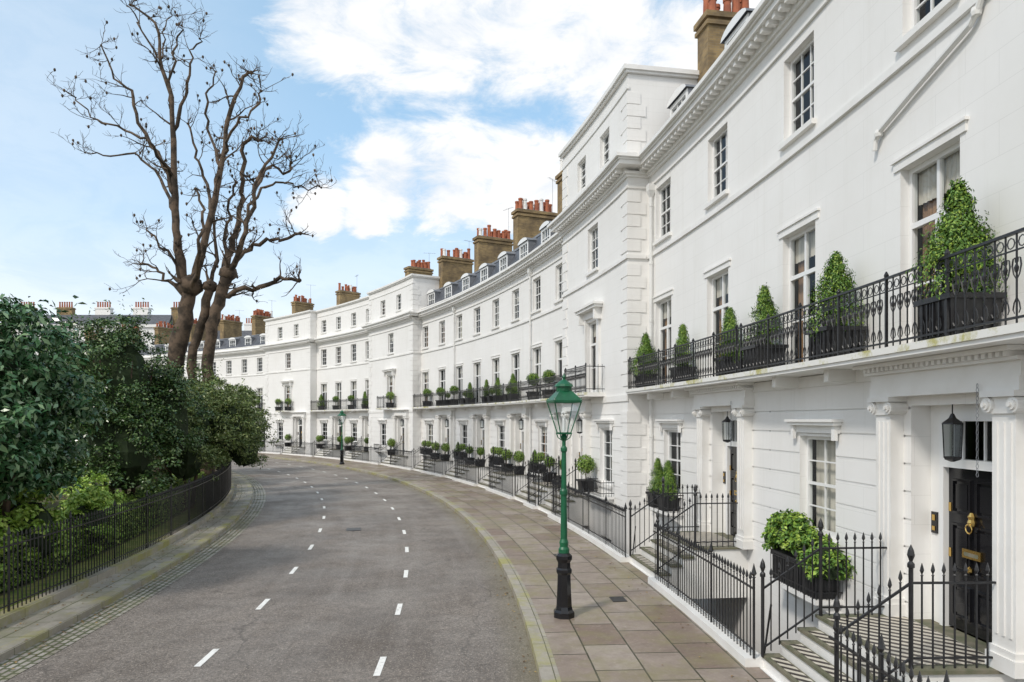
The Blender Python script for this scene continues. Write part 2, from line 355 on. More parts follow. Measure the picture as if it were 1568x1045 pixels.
REC=.30; DW=1.66
def entrance(H,pd,R,fine=True,z=.75,w=DW,pw=2.36,doorcol='black_gloss'):
    b=H['porch']; d=H['front_door']; top=3.8
    for t in (-pw/2,pw/2): pilaster(b,pd+t*K,R,z,3.93)
    a0,a1=pd-(pw/2+.28)*K,pd+(pw/2+.28)*K
    b.arcbox(a0,a1,R-.24,R,3.93,4.09,'trim'); b.arcbox(a0,a1,R-.22,R,4.09,4.26,'trim')
    b.arcbox(a0-.03,a1+.03,R-.30,R,4.26,4.30,'trim')
    nn=int((a1-a0)/K/.11)
    for i in range(nn): b.lbox(a0+(a1-a0)*(i+.5)/nn,R,-.03,.03,-.36,-.001,4.30,4.36,'trim')
    b.arcbox(a0-.06,a1+.06,R-.45,R,4.36,4.41,'trim')
    rb=REC; dw=.5
    b.lbox(pd,R,-w/2,-dw-.08,rb-.02,rb+.1,z,top,'trim'); b.lbox(pd,R,dw+.08,w/2,rb-.02,rb+.1,z,top,'trim'); 
    for t in(-dw-.08,dw): b.lbox(pd,R,t,t+.08,rb-.06,rb+.1,z,3.58,'frame')
    b.lbox(pd,R,-dw,dw,rb-.06,rb+.1,z+2.2,z+2.32,'frame'); b.lbox(pd,R,-dw-.08,dw+.08,rb-.05,rb+.1,3.58,top,'frame')
    H['window_glass'].lquad(pd,R,-dw,dw,rb+.03,z+2.32,3.58,'glass')
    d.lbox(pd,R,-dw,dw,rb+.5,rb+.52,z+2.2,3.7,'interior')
    for t in (-.2,.2): H['window_frames'].lbox(pd,R,t-.012,t+.012,rb,rb+.028,z+2.32,3.58,'frame')
    d.lbox(pd,R,-dw,dw,rb+.02,rb+.07,z+.02,z+2.2,doorcol)
    for (x0,x1) in ((-.41,-.05),(.05,.41)):
        for (y0,y1) in ((.18,.62),(.8,1.45),(1.58,2.05)):
            for q in ((x0,x1,y0,y0+.03),(x0,x1,y1-.03,y1),(x0,x0+.03,y0+.03,y1-.03),(x1-.03,x1,y0+.03,y1-.03)):
                d.lbox(pd,R,q[0],q[1],rb-.01,rb+.02,z+q[2],z+q[3],doorcol)
            d.lbox(pd,R,x0+.07,x1-.07,rb+.003,rb+.02,z+y0+.07,z+y1-.07,doorcol)
    d.lbox(pd,R,-.17,.17,rb-.03,rb+.0,z+1.02,z+1.14,'brass')
    d.lbox(pd,R,-.13,.13,rb-.035,rb-.03,z+1.05,z+1.10,'step_stone')
    x,y,_=L(pd,R,0,rb-.02,0); d.lathe(x,y,[(.015,z+1.43),(.045,z+1.46),(.055,z+1.5),(.04,z+1.54),(.05,z+1.58),(.02,z+1.63)],'brass',8)
    pts=[L(pd,R,.06*math.cos(a),rb-.06,z+1.42+.06*math.sin(a)) for a in np.linspace(0,2*math.pi,11)]; d.tube(pts,.010,'brass',5)
    x,y,_=L(pd,R,0,rb-.05,0); d.lathe(x,y,[(.0,z+.83),(.04,z+.86),(.04,z+.90),(0,z+.93)],'brass',8)
    d.lbox(pd,R,.40,.45,rb-.02,rb+0,z+.98,z+1.1,'brass'); d.lbox(pd,R,.40,.45,rb-.02,rb+0,z+1.6,z+1.72,'brass')
    b.lbox(pd,R,w/2-.17,w/2-.05,rb-.045,rb-.02,z+1.25,z+1.55,'black_gloss'); b.lbox(pd,R,w/2-.14,w/2-.08,rb-.055,rb-.045,z+1.29,z+1.35,'brass'); b.lbox(pd,R,w/2-.14,w/2-.08,rb-.055,rb-.045,z+1.43,z+1.51,'brass')
    x,y,_=L(pd,R,0,.02,0); lb=H['porch_lantern']
    lb.tube([(x,y,top),(x,y,3.68)],.008,'iron'); lb.lathe(x,y,[(.02,3.68),(.05,3.62),(.13,3.56),(.14,3.54)],'iron',6); 
    lb.lathe(x,y,[(.125,3.54),(.105,3.12)],'lamp_glass',6); lb.lathe(x,y,[(.11,3.12),(.1,3.08),(.02,3.05)],'iron',6)
    for k in range(6):
        a=k*math.pi/3; lb.tube([(x+.128*math.cos(a),y+.128*math.sin(a),3.55),(x+.108*math.cos(a),y+.108*math.sin(a),3.1)],.007,'iron',3)
    if fine:  # bell chain hanging from the entablature beside the door
        x,y,_=L(pd,R,-.86,-.28,0)
        for k in range(22):
            zz=4.0-k*.05; a=0 if k%2 else math.pi/2
            pts=[(x+.014*math.cos(t)*math.cos(a),y+.014*math.cos(t)*math.sin(a),zz+.03*math.sin(t)) for t in np.linspace(0,2*math.pi,7)]
            lb.tube(pts,.004,'lead',3)
    s=H['front_steps']; hw=1.12*K; Rs=92.48; n=4
    for i in range(n):
        r0=Rs+.27*i; r1=Rs+.27*(i+1) if i<n-1 else R-.003; zt=z*(i+1)/n
        s.arcbox(pd-hw,pd+hw,r0,r1,-.35-.01*i,zt-.045,'trim'); s.arcbox(pd-hw-.02,pd+hw+.02,r0-.03,r1-.032 if i<n-1 else r1,zt-.044,zt,'step_stone')
        s.arcbox(pd-hw+.1,pd+hw-.1,r0+.03,(r1-.06) if i<n-1 else r1-.02,zt+.001,zt+.004,'chequer_tile')
    s.lbox(pd,R,-w/2+.003,w/2-.003,.0,rb+.01,z-.1,z+.001,'step_stone')
    return hw

def guard(H,pc,R,z0=1.0,w=1.7,pr=.5,plant=None):
    b=H['window_guard']
    b.lbox(pc,R,-w/2,w/2,-pr,0,z0-.08,z0,'trim'); 
    for t in(-w/2+.15,w/2-.15): b.hexa([L(pc,R,t-.06,-pr+.08,z0-.1),L(pc,R,t+.06,-pr+.08,z0-.1),L(pc,R,t+.06,0,z0-.4),L(pc,R,t-.06,0,z0-.4),L(pc,R,t-.06,-pr+.08,z0-.081),L(pc,R,t+.06,-pr+.08,z0-.081),L(pc,R,t+.06,0,z0-.081),L(pc,R,t-.06,0,z0-.081)],'trim')
    path=[L(pc,R,-w/2+.03,0,z0),L(pc,R,-w/2+.03,-pr+.03,z0),L(pc,R,w/2-.03,-pr+.03,z0),L(pc,R,w/2-.03,0,z0)]
    railing(b,path,.62,.09,False,.008)

GRO=[.95+.4*i for i in range(8)]
def cornice(b,p0,p1,R,Rb,dz=0,ext=0,fine=True):
    Z=11.3+dz
    def ab(pr,a,c): b.arcbox(p0-ext*pr*K,p1+ext*pr*K,R-pr,Rb,Z+a,Z+c,'trim')
    ab(.05,-.35,-.28); ab(.08,0,.08); ab(.14,.08,.16)
    n=int((p1-p0)/K/.26)
    for i in range(n): b.lbox(p0+(p1-p0)*(i+.5)/n,R,-.06,.06,-.36,-.13,Z+.16,Z+.27,'trim')
    if n: b.arcbox(p0,p1,R-.14,Rb,Z+.16,Z+.27,'trim')
    ab(.42,.27,.40); ab(.47,.40,.46); ab(.55,.46,.56)

def downpipe(b,p,R,zt,zb=.0):
    x,y,_=P(p,R-.1,0); b.tube([(x,y,zb),(x,y,zt)],.05,'pipe_paint',8)
    for z in np.arange(zb+.5,zt,1.8): b.lathe(x,y,[(.065,z),(.065,z+.1)],'pipe_paint',8)
    b.lathe(x,y,[(.06,zt-.05),(.16,zt+.15),(.16,zt+.35)],'pipe_paint',4,math.pi/4+p*D2R)

def dormer(H,p,w=1.3):
    b=H['dormers']; R0=94.98; h=w/2; z0,z1=12.25,13.35
    b.lbox(p,R0,-h,-h+.12,0,1.2,z0,z1,'frame'); b.lbox(p,R0,h-.12,h,0,1.2,z0,z1,'frame')
    b.lbox(p,R0,-h+.12,h-.12,0,.1,z0,z0+.1,'frame'); b.lbox(p,R0,-h+.12,h-.12,0,.1,z1-.12,z1,'frame')
    H['window_glass'].lquad(p,R0,-h+.12,h-.12,.062,z0+.1,z1-.12,'glass')
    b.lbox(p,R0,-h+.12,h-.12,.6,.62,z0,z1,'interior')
    for t in (-.17,.17): H['window_frames'].lbox(p,R0,t-.015,t+.015,.03,.08,z0+.1,z1-.12,'frame')
    H['window_frames'].lbox(p,R0,-h+.12,h-.12,.02,.079,(z0+z1)/2-.02,(z0+z1)/2+.02,'frame')
    b.lbox(p,R0,-h-.03,-h-.001,.03,1.2,z0,z1,'lead'); b.lbox(p,R0,h+.001,h+.03,.03,1.2,z0,z1,'lead')
    pr=[]; nn=8
    for d in (-.08,1.3):
        pr.append([L(p,R0,-(h+.08)*math.cos(math.pi*k/nn),d,z1+.002+.24*math.sin(math.pi*k/nn)) for k in range(nn+1)])
    for k in range(nn): b.face([pr[0][k],pr[0][k+1],pr[1][k+1],pr[1][k]],'lead')
    b.face(pr[0],'frame')

def make_house(kind,p0,p1,R=RF,doorf=.25,fine=True,chim=None,wins=(.35,.84),gw=.75,pots=6,balc=True):
    H=House({'wing':'terraced_house','pav':'pavilion_house','centre':'terraced_house'}[kind]); W=p1-p0; ops=[]
    pd=p0+W*doorf; pg=p0+W*gw; up=[p0+W*x for x in wins]
    def op(pc,w,a,c,d=.22): ops.append((pc-w/2*K,pc+w/2*K,a,c,d))
    op(pd,DW,.75,3.8,REC); op(pg,1.25,1.5 if kind!='pav' else 1.35,3.3); op(pg,1.1,-1.9,-.5)
    attic=kind!='wing'; mid=[(p0+p1)/2]
    u2=mid if kind=='pav' else up; u1=u2
    ua=[p0+W*.32,p0+W*.68] if kind=='pav' else up
    for u in u2: op(u,1.15,9.1,10.75)
    for u in u1: op(u,1.25,4.62,7.25)
    if attic:
        for u in ua: op(u,1.0,12.45,13.7)
    zt=14.6 if attic else 12.15
    facade(H['walls'],p0,p1,R,-2.6,zt,ops,GRO)
    wb=H['walls']
    Rb=101.
    wb.arcbox(p0,p1,Rb,Rb+.3,-2.6,12.1,'stucco')
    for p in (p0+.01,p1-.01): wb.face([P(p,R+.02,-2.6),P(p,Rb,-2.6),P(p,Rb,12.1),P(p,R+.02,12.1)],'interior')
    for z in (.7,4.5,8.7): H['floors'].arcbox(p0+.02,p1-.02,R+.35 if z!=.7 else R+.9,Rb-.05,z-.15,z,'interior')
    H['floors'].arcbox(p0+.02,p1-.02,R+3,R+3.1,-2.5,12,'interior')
    for pp,w,a,c,cols,rows,st in [(pg,1.25,1.5 if kind!='pav' else 1.35,3.3,2,2,'sash'),(pg,1.1,-1.9,-.5,2,2,'sash')]:
        window(H,pp,w,a,c,R,cols,rows,st,curt=.72 if (0<p0<1 and a>0) else None)
    near=-4<p0<6
    for u in u2: window(H,u,1.15,9.1,10.75,R,3,2,'sash',curt=.9 if near else None)
    for u in u1:
        window(H,u,1.25,4.62,7.25,R,2,2,'french',sill=False,curt=.65 if near else None)
        if kind!='pav':
            H['mouldings'].lbox(u,R,-.76,.76,-.03,0,7.25,7.38,'trim'); H['mouldings'].lbox(u,R,-.79,.79,-.06,0,7.38,7.42,'trim')
        else:
            for t in(-.82,.63): H['mouldings'].lbox(u,R,t,t+.19,-.08,0,4.56,7.35,'trim')
            H['mouldings'].lbox(u,R,-.85,.85,-.09,0,7.35,7.6,'trim'); H['mouldings'].lbox(u,R,-1.1,1.1,-.32,0,7.6,7.7,'trim'); H['mouldings'].lbox(u,R,-1.16,1.16,-.38,0,7.7,7.78,'trim')
            for t in (-.95,.8): H['mouldings'].lbox(u,R,t,t+.15,-.27,0,7.2,7.6,'trim')
    if attic:
        for u in ua: window(H,u,1.0,12.45,13.7,R,2,2,'sash')
    mo=H['mouldings']
    hood(mo,pg,1.25,3.36,R)
    ext=1 if kind=='pav' else 0; dz=.007 if kind=='pav' else 0
    Rin=R+.001 if kind!='pav' else RF+.3
    mo.arcbox(p0-ext*.06*K,p1+ext*.06*K,R-.06,Rin if kind!='pav' else R+.6,8.72+dz,8.84+dz,'trim')
    mo.arcbox(p0-ext*.04*K,p1+ext*.04*K,R-.04,R,4.2-dz,4.398,'trim')
    cornice(mo,p0,p1,R,R+.001 if not ext else R+.75,dz,ext,fine)
    if kind=='wing':
        rf=H['mansard_roof']; n=6
        wb.arcbox(p0,p1,R+.003,R+.2,11.8,12.152,'stucco'); mo.arcbox(p0,p1,R-.05,R+.25,12.153,12.21,'trim')
        for i in range(n):
            a=p0+W*i/n; c=p0+W*(i+1)/n
            rf.face([P(a,R+.2,12.0),P(c,R+.2,12.0),P(c,R+1.15,13.65),P(a,R+1.15,13.65)],'slate')
            rf.face([P(a,R+1.15,13.65),P(c,R+1.15,13.65),P(c,R+6.6,14.0),P(a,R+6.6,14.0)],'lead')
            rf.face([P(a,R+6.6,11.9),P(c,R+6.6,11.9),P(c,R+6.6,14.0),P(a,R+6.6,14.0)],'slate')
        rf.arcbox(p0,p1,R+1.08,R+1.25,13.6,13.72,'lead')
        for u in up: dormer(H,u)
    else:
        wb.arcbox(p0+.005,p1-.005,R+.003,R+.25,14.2,14.598,'stucco')
        cd=1.9 if kind=='pav' else 5
        for p in (p0,p1): wb.face([P(p,R,-2.6),P(p,RF+cd,-2.6),P(p,RF+cd,14.6),P(p,R,14.6)],'stucco')
        wb.arcbox(p0,p1,RF+cd-.1,RF+cd,12,14.598,'stucco')
        mo.arcbox(p0-.1*K*ext,p1+.1*K*ext,R-.10,RF+cd+.08,14.6+dz,14.68+dz,'trim'); mo.arcbox(p0-.16*K*ext,p1+.16*K*ext,R-.17,RF+cd+.12,14.68+dz,14.82+dz,'trim')
        mo.arcbox(p0-.04*K*ext,p1+.04*K*ext,R-.04,R+.05,14.1+dz,14.2+dz,'trim')
        H['flat_roof'].arcbox(p0+.01,p1-.01,RF+.2,Rb+.2,12.0,12.12,'lead')
        if kind=='pav':
            q=H['quoins']; z=.78; i=0
            while z<14.0:
                if not (4.1<z+.36 and z<4.45 or 8.6<z+.36 and z<8.9 or 10.9<z+.36 and z<11.95):
                    l=.62 if i%2 else .42; l2=.42 if i%2 else .6
                    for s_ in (0,1):
                        a,c=(p0-.03*K,p0+l*K) if not s_ else (p1-l*K,p1+.03*K)
                        q.arcbox(a,c,R-.03,R+l2,z,z+.36,'stucco')
                z+=.39; i+=1
    hw=entrance(H,pd,R,fine)
    if balc:
        if kind=='pav': b0,b1,Rk=(p0+p1)/2-1.35*K,(p0+p1)/2+1.35*K,R-.72
        else: b0,b1,Rk=p0,p1,R-.72
        bb=H['balcony']; bb.arcbox(b0,b1,Rk-.03,R,4.415,4.47,'trim'); bb.arcbox(b0,b1,Rk-.06,R,4.47,4.56,'mossy_trim')
        balcony_rail(bb,b0+.02,b1-.02,Rk+.03,4.56,.95,fine,ends=(kind=='pav'))
        if kind!='pav':
            for t in np.arange(p0+.4,p1,1.15):
                if abs(t-pd)>1.0: bb.lbox(t,R,-.07,.07,-.5,0,4.22,4.414,'trim')
    aw=H['area_wall']; aw.arcbox(p0,p1,92.42,92.49,-2.6,-.005,'trim')
    for a,c in ((p0,pd-hw),(pd+hw,p1)):
        if c-a>.05: aw.arcbox(a,c,92.2,92.495,-.002,.13,'trim')
    e=empty('area_railing'); rb=B()
    railing(rb,arcpath(p0,pd-hw,92.33,.13),1.15,.125,True,.0105,post=14)
    railing(rb,arcpath(pd+hw,p1,92.33,.13),1.15,.125,True,.0105,post=14)
    for s_ in (-1,1):
        p=pd+s_*(hw-.05*K)
        pts=[P(p,92.44,.17),P(p,93.3,.75),P(p,R-.05,.75)]
        railing(rb,pts,1.12,.125,True,.011)
        for q in (pts[0],pts[1]): rb.lathe(q[0],q[1],[(.026,0),(.026,1.15),(.04,1.16),(.04,1.2),(.018,1.23),(.042,1.3),(.03,1.36),(.003,1.42)],'iron',8,0,q[2])
    rb.tube([P(pd+hw+.5,92.6,-1.7),P(pd+hw+.02,92.6,.9)],.016,'iron',4)
    rb.obj('bars',e)
    guard(H,pg,R,1.0 if not (3<p0+W<6) else .55, 1.75)
    if chim: chimney(H,*chim,pots=pots)
    H.done(); return H

make_house('wing',-8.4,-3.8,fine=False); make_house('wing',-3.8,.8,fine=True)
make_house('wing',.8,5.4,doorf=.29)
make_house('wing',5.4,10.0,doorf=.28,chim=(9.75,96.15,97.7,12,16.3),pots=5)
make_house('pav',10.0,14.4,93.8,doorf=.72,gw=.30)
W4=(30.2-14.4)/4
for i in range(4):
    a=14.4+W4*i; make_house('wing',a,a+W4,fine=i<1,wins=(.38,.88),chim=(a+W4-.15,96.0,98.6,12,16.3),pots=7)
make_house('pav',30.2,35.8,93.8,doorf=.25,gw=.68,fine=False,chim=(34.6,96.5,98.8,12,17.0))
make_house('centre',35.8,39.65,fine=False,wins=(.27,.76))
make_house('centre',39.65,43.5,fine=False,wins=(.27,.76),chim=(43.0,96.5,98.8,12,17.0))
make_house('pav',43.5,49.4,93.8,doorf=.25,gw=.68,fine=False,chim=(48.6,96.5,98.8,12,17.0))
for i in range(7):
    a=49.4+W4*i; make_house('wing',a,a+W4,fine=False,wins=(.38,.88),chim=(a+W4-.2,96.0,98.6,12,16.1))
e=empty('downpipe'); b=B(); downpipe(b,9.72,RF,10.6,.75); b.obj('pipe',e)
for p,zt in ((14.75,11.0),(18.3,11.0),(26.2,11.0)):
    e=empty('downpipe'); b=B(); downpipe(b,p,RF,zt,.75); b.obj('pipe',e)
e=empty('downpipe'); b=B()
pts=[(.75,12.0),(1.15,10.4),(1.78,8.62),(1.86,8.5),(2.55,8.22),(3.02,8.0),(3.1,7.9),(3.12,7.75)]
b.tube([P(p,RF-.065,z) for p,z in pts],.042,'pipe_paint',8)
for p,z in ((1.8,8.6),(3.05,7.97)):
    x,y,_=P(p,RF-.065,0); b.lathe(x,y,[(.055,z-.05),(.065,z),(.055,z+.05)],'pipe_paint',8)
b.obj('pipe',e)

# ---------------- ground, road ----------------
b=B()
for d in range(-180,180):
    a0,a1=d,d+1; pit=-8.4<=a0+.4 and a1<=78
    for (r0,z0,r1,z1,m) in ([(0,-.17,40,-.17,'ground_earth'),(40,-.17,92.5,-.17,'ground_earth')]+
        ([(92.5,-.17,92.5,-2.6,'area_floor'),(92.5,-2.6,94.7,-2.6,'area_floor'),(94.7,-2.6,94.7,-.17,'area_floor')] if pit else [(92.5,-.17,94.7,-.17,'ground_earth')])+
        [(94.7,-.17,1500,-.17,'ground_earth')]):
        if r0==0: b.face([P(a0,0,z0),P(a0,r1,z1),P(a1,r1,z1)],m)
        else: b.face([P(a0,r0,z0),P(a1,r0,z0),P(a1,r1,z1),P(a0,r1,z1)],m)
b.obj('ground',polar=True)
def ring(name,r0,r1,z,m,p0=-60,p1=90,zb=None,nr=1):
    b=B(); n=int((p1-p0)/.75)
    for i in range(n):
        a=p0+(p1-p0)*i/n; c=p0+(p1-p0)*(i+1)/n
        for k in range(nr):
            ra=r0+(r1-r0)*k/nr; rb=r0+(r1-r0)*(k+1)/nr
            b.face([P(a,ra,z),P(c,ra,z),P(c,rb,z),P(a,rb,z)],m)
        if zb is not None:
            for r in (r0,r1): b.face([P(a,r,zb),P(c,r,zb),P(c,r,z),P(a,r,z)],m)
    return b.obj(name,polar=True)
ring('road',80.9,89.25,-.12,'asphalt')
ring('gutter_setts',81.03,81.62,-.114,'granite_setts')
ring('kerb',89.2,89.47,.004,'granite_kerb',zb=-.16); ring('pavement',89.472,92.4,0,'york_stone')
ring('kerb',80.78,81.03,.004,'granite_kerb',zb=-.16); ring('pavement',80.0,80.778,0,'york_stone_grey')
ring('garden_plinth',79.8,80.12,.16,'granite_kerb',zb=-.16)
ring('garden',30,79.8,.05,'garden_soil',p0=-60,p1=120)
ring('lawn_verge',78.9,79.79,.07,'grass_verge',p0=-60,p1=90)
b=B()
for R,ph in ((86.85,0.),(84.1,.35)):
    k0=3.1/R/D2R; 
    for i in range(-12,45):
        a=2.97+ph+i*k0; c=a+.8/R/D2R
        b.face([P(a,R-.05,-.114),P(c,R-.05,-.114),P(c,R+.05,-.114),P(a,R+.05,-.114)],'road_paint')
b.obj('lane_marking',polar=True)
b=B()
for (p,R,s) in ((12,85.2,.3),(8,90.9,.22),(5.2,91.2,.18)):
    z=-.112 if R<89 else .005
    b.lbox(p,R,-s,s,-s*.8,s*.8,z,z+.006,'iron')
b.obj('manhole_cover')
e=empty('garden_railing'); b=B(); railing(b,arcpath(-14,70,79.97,.16,1.0),1.32,.125,True,.0115,post=16); b.obj('bars',e)

# ---------------- street lamps ----------------
def lamp(p,R=89.93):
    x,y,_=P(p,R,0); e=empty('street_lamp'); 
    b=B(); b.lathe(x,y,[(.2,0),(.2,.1),(.165,.14),(.15,.2),(.135,.5),(.125,.78),(.15,.82),(.15,.87),(.125,.9),(.12,1.0),(.155,1.06),(.155,1.12),(.1,1.17)],'black_gloss',8,math.pi/8)
    b.obj('cast_iron_base',e)
    b=B(); b.lathe(x,y,[(.1,1.17),(.1,1.24),(.075,1.28),(.085,1.36),(.062,1.42),(.055,2.2),(.072,2.24),(.072,2.3),(.05,2.34),(.042,3.0),(.06,3.03),(.06,3.08),(.035,3.12),(.035,3.22),(.07,3.28),(.03,3.34)],'green_paint',14)
    ro=p*D2R+math.pi/4+.15
    b0,b1,zb,zt=.14,.35,3.36,3.92
    b.lathe(x,y,[(.10,3.33),(b0+.02,3.34),(b0+.02,3.37),(.05,3.371)],'green_paint',4,ro)
    for k in range(4):
        a=ro+k*math.pi/2; c=ro+(k+1)*math.pi/2
        q=lambda r,an,z:(x+r*math.cos(an),y+r*math.sin(an),z)
        b.tube([q(b0,a,zb),q(b1,a,zt)],.011,'green_paint',4); b.tube([q(b1,a,zt),q(b1,c,zt)],.018,'green_paint',4)
        b.tube([q(.035,a,3.22),q(.12,a,3.27),q(b0+.02,a,3.36)],.01,'green_paint',4)
        b.lathe(*q(b1,a,0)[:2],[(.005,zt),(.022,zt+.03),(.0,zt+.09)],'green_paint',5)
    b.lathe(x,y,[(b1+.02,zt+.01),(b1+.02,zt+.03),(.17,4.12),(.15,4.13)],'green_paint',4,ro)
    b.lathe(x,y,[(.14,4.12),(.145,4.2),(.18,4.205),(.15,4.25),(.06,4.32),(.02,4.34),(.035,4.38),(.0,4.46)],'green_paint',12)
    b.lathe(x,y,[(.03,3.385),(.03,3.6),(.02,3.62)],'frame',8)
    b.obj('post_and_lantern',e)
    b=B()
    for k in range(4):
        a=ro+k*math.pi/2; c=ro+(k+1)*math.pi/2
        b.face([(x+r*math.cos(t),y+r*math.sin(t),z) for r,t,z in ((b0-.005,a,zb+.02),(b0-.005,c,zb+.02),(b1-.01,c,zt),(b1-.01,a,zt))],'lamp_glass')
    b.obj('lantern_glass',e)
lamp(4.52); lamp(33.5)

# ---------------- foliage ----------------
def leafmesh(name,pos,nrm,size,mats,aspect=.45,droop=.0):
    n=len(pos); rnd=np.random.normal(size=(n,3)); nr=nrm+rnd*.55; nr/=np.linalg.norm(nr,axis=1)[:,None]
    t=np.random.normal(size=(n,3)); t[:,2]-=droop; t-=nr*(t*nr).sum(1)[:,None]; t/=np.linalg.norm(t,axis=1)[:,None]+1e-9
    s=np.cross(nr,t); sz=size*np.random.uniform(.6,1.25,n)[:,None]
    v=np.empty((n,4,3)); v[:,0]=pos; v[:,1]=pos+t*sz*.5+s*sz*aspect*.5+nr*sz*.08; v[:,2]=pos+t*sz-nr*sz*.08; v[:,3]=pos+t*sz*.5-s*sz*aspect*.5+nr*sz*.08
    me=bpy.data.meshes.new(name); me.vertices.add(4*n); me.vertices.foreach_set('co',v.ravel()); me.loops.add(4*n); me.loops.foreach_set('vertex_index',np.arange(4*n,dtype=np.int32))
    me.polygons.add(n); me.polygons.foreach_set('loop_start',np.arange(0,4*n,4,dtype=np.int32))
    for m in mats: me.materials.append(MATS[m])
    if len(mats)>1: me.polygons.foreach_set('material_index',(np.random.rand(n)>.8).astype(np.int32))
    me.update(calc_edges=True); me.validate(); return me
def clumps(ells,ncl,cr,nleaf,inner=.55,flat=.75):
    P_=[];N_=[]
    w=np.array([e[1][0]*e[1][1]+e[1][0]*e[1][2] for e in ells]); w/=w.sum()
    for k in range(ncl):
        e=ells[np.random.choice(len(ells),p=w)]; d=np.random.normal(size=3); d/=np.linalg.norm(d)
        if d[2]<-.75: d[2]*=-1
        c=np.array(e[0])+d*np.array(e[1])*np.random.uniform(inner,1.04); r=cr*np.random.uniform(.55,1.4)
        q=np.random.normal(size=(nleaf,3)); q/=np.linalg.norm(q,axis=1)[:,None]; q[:,2]=np.where(q[:,2]<-.3,-q[:,2],q[:,2])
        P_.append(c+q*r*np.array([1,1,flat])*np.random.uniform(.55,1.1,(nleaf,1))); N_.append(q+np.array([0,0,.5]))
    return np.concatenate(P_),np.concatenate(N_)
def add(name,me,parent=None,loc=None):
    o=bpy.data.objects.new(name,me); sc.collection.objects.link(o)
    if parent: o.parent=parent
    if loc: o.location=loc
    return o
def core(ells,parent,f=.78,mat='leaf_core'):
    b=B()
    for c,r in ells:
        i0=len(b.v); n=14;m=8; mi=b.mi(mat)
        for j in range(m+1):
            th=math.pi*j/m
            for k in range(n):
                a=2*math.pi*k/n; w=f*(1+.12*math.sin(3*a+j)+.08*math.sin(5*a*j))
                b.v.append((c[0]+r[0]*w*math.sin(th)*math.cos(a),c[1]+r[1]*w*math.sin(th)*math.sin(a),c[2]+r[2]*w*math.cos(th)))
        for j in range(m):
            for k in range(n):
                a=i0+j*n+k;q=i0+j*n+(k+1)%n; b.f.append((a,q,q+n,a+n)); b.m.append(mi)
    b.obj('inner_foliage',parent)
def bush(name,ells,ncl,cr,nleaf,size,mats,aspect=.45,droop=0,stems=True,cf=.6,inner=.55,flat=.75,sprays=0):
    e=empty(name); p,n=clumps(ells,ncl,cr,nleaf,inner,flat)
    if sprays:
        for k in range(sprays):
            el=ells[np.random.randint(len(ells))]; d=np.random.normal(size=3); d[2]=abs(d[2])*.8; d/=np.linalg.norm(d); base=np.array(el[0])+d*np.array(el[1])*1.0
            q=np.linspace(0,1,12)[:,None]*np.array([d*.65+np.array([0,0,.25])])*np.random.uniform(.5,1.2); q=base+q+np.random.normal(0,.04,(12,3)); p=np.concatenate([p,q]); n=np.concatenate([n,np.random.normal(size=(12,3))+d])
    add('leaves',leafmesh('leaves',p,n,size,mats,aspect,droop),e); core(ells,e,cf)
    if stems:
        b=B(); c,r=ells[0]
        for k in range(6):
            a=random.uniform(0,6.28); b.tube([(c[0]+.3*math.cos(a),c[1]+.3*math.sin(a),0),(c[0]+.5*math.cos(a),c[1]+.5*math.sin(a),c[2]*.5),(c[0]+r[0]*.6*math.cos(a),c[1]+r[1]*.6*math.sin(a),c[2]+r[2]*.4)],[.09,.07,.02],'bark',6)
        b.obj('stems',e)
bush('laurel_bush',[((-11.1,14.2,4.0),(2.0,2.0,2.2)),((-10.3,13.3,3.2),(1.2,1.3,1.3)),((-12.8,13.6,4.1),(2.0,2.0,2.4)),((-10.9,15.5,3.4),(1.1,1.2,1.6)),((-11.1,15.0,2.4),(1.0,1.4,1.0)),((-11.6,13.4,2.3),(1.4,1.3,1.1))],600,.42,75,.18,['leaf_laurel'],.40,.8,cf=.5,sprays=70,inner=.5,flat=.6)
bush('holly_tree',[((-13.0,22.6,4.4),(1.7,1.9,2.7)),((-12.5,21.9,2.6),(1.6,1.7,1.9)),((-14.4,22.7,3.9),(1.6,1.6,2.8)),((-11.9,23.6,3.6),(1.1,1.3,2.0))],520,.34,105,.11,['leaf_holly'],.5,.3,cf=.6,sprays=90)
bush('evergreen_shrub',[((-13.0,27.0,3.0),(2.0,2.2,2.2)),((-12.1,28.4,3.3),(1.6,1.7,1.7)),((-13.2,29.5,3.4),(1.8,2.4,2.2)),((-12.4,25.8,2.3),(1.2,1.4,1.6)),((-12.8,31.5,3.2),(1.5,1.9,1.9)),((-12.0,30.5,2.3),(1.1,1.6,1.3))],640,.32,85,.13,['leaf_olive'],.40,.2,inner=.45,cf=.55,sprays=130,flat=.6)
bush('evergreen_shrub',[((-20,27,3.0),(3,3,2.6)),((-24,34,3.2),(4,4,3)),((-19,38,3),(3.5,3.5,3.)),((-20,47,3),(3,4,3.0)),((-16.5,24.5,2.6),(2,2,2.3)),((-16.0,20.5,2.0),(1.8,1.8,1.8))],420,.6,80,.22,['leaf_olive'],.5,.2)
bush('lime_shrub',[((-10.75,15.2,1.1),(.8,1.1,1.0)),((-11.9,16.0,1.3),(.8,.9,1.2)),((-10.9,17.6,.9),(.6,.9,.8)),((-10.6,13.2,1.1),(.7,1.0,.9)),((-12.0,19.5,1.0),(.7,.9,.9))],240,.22,60,.12,['leaf_lime'],.5,stems=False)
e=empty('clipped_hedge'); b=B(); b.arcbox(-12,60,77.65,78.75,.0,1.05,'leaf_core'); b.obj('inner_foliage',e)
n=70000; ph=-10+66*np.random.rand(n)**1.35; side=np.random.rand(n); a=ph*D2R; top=side<.4
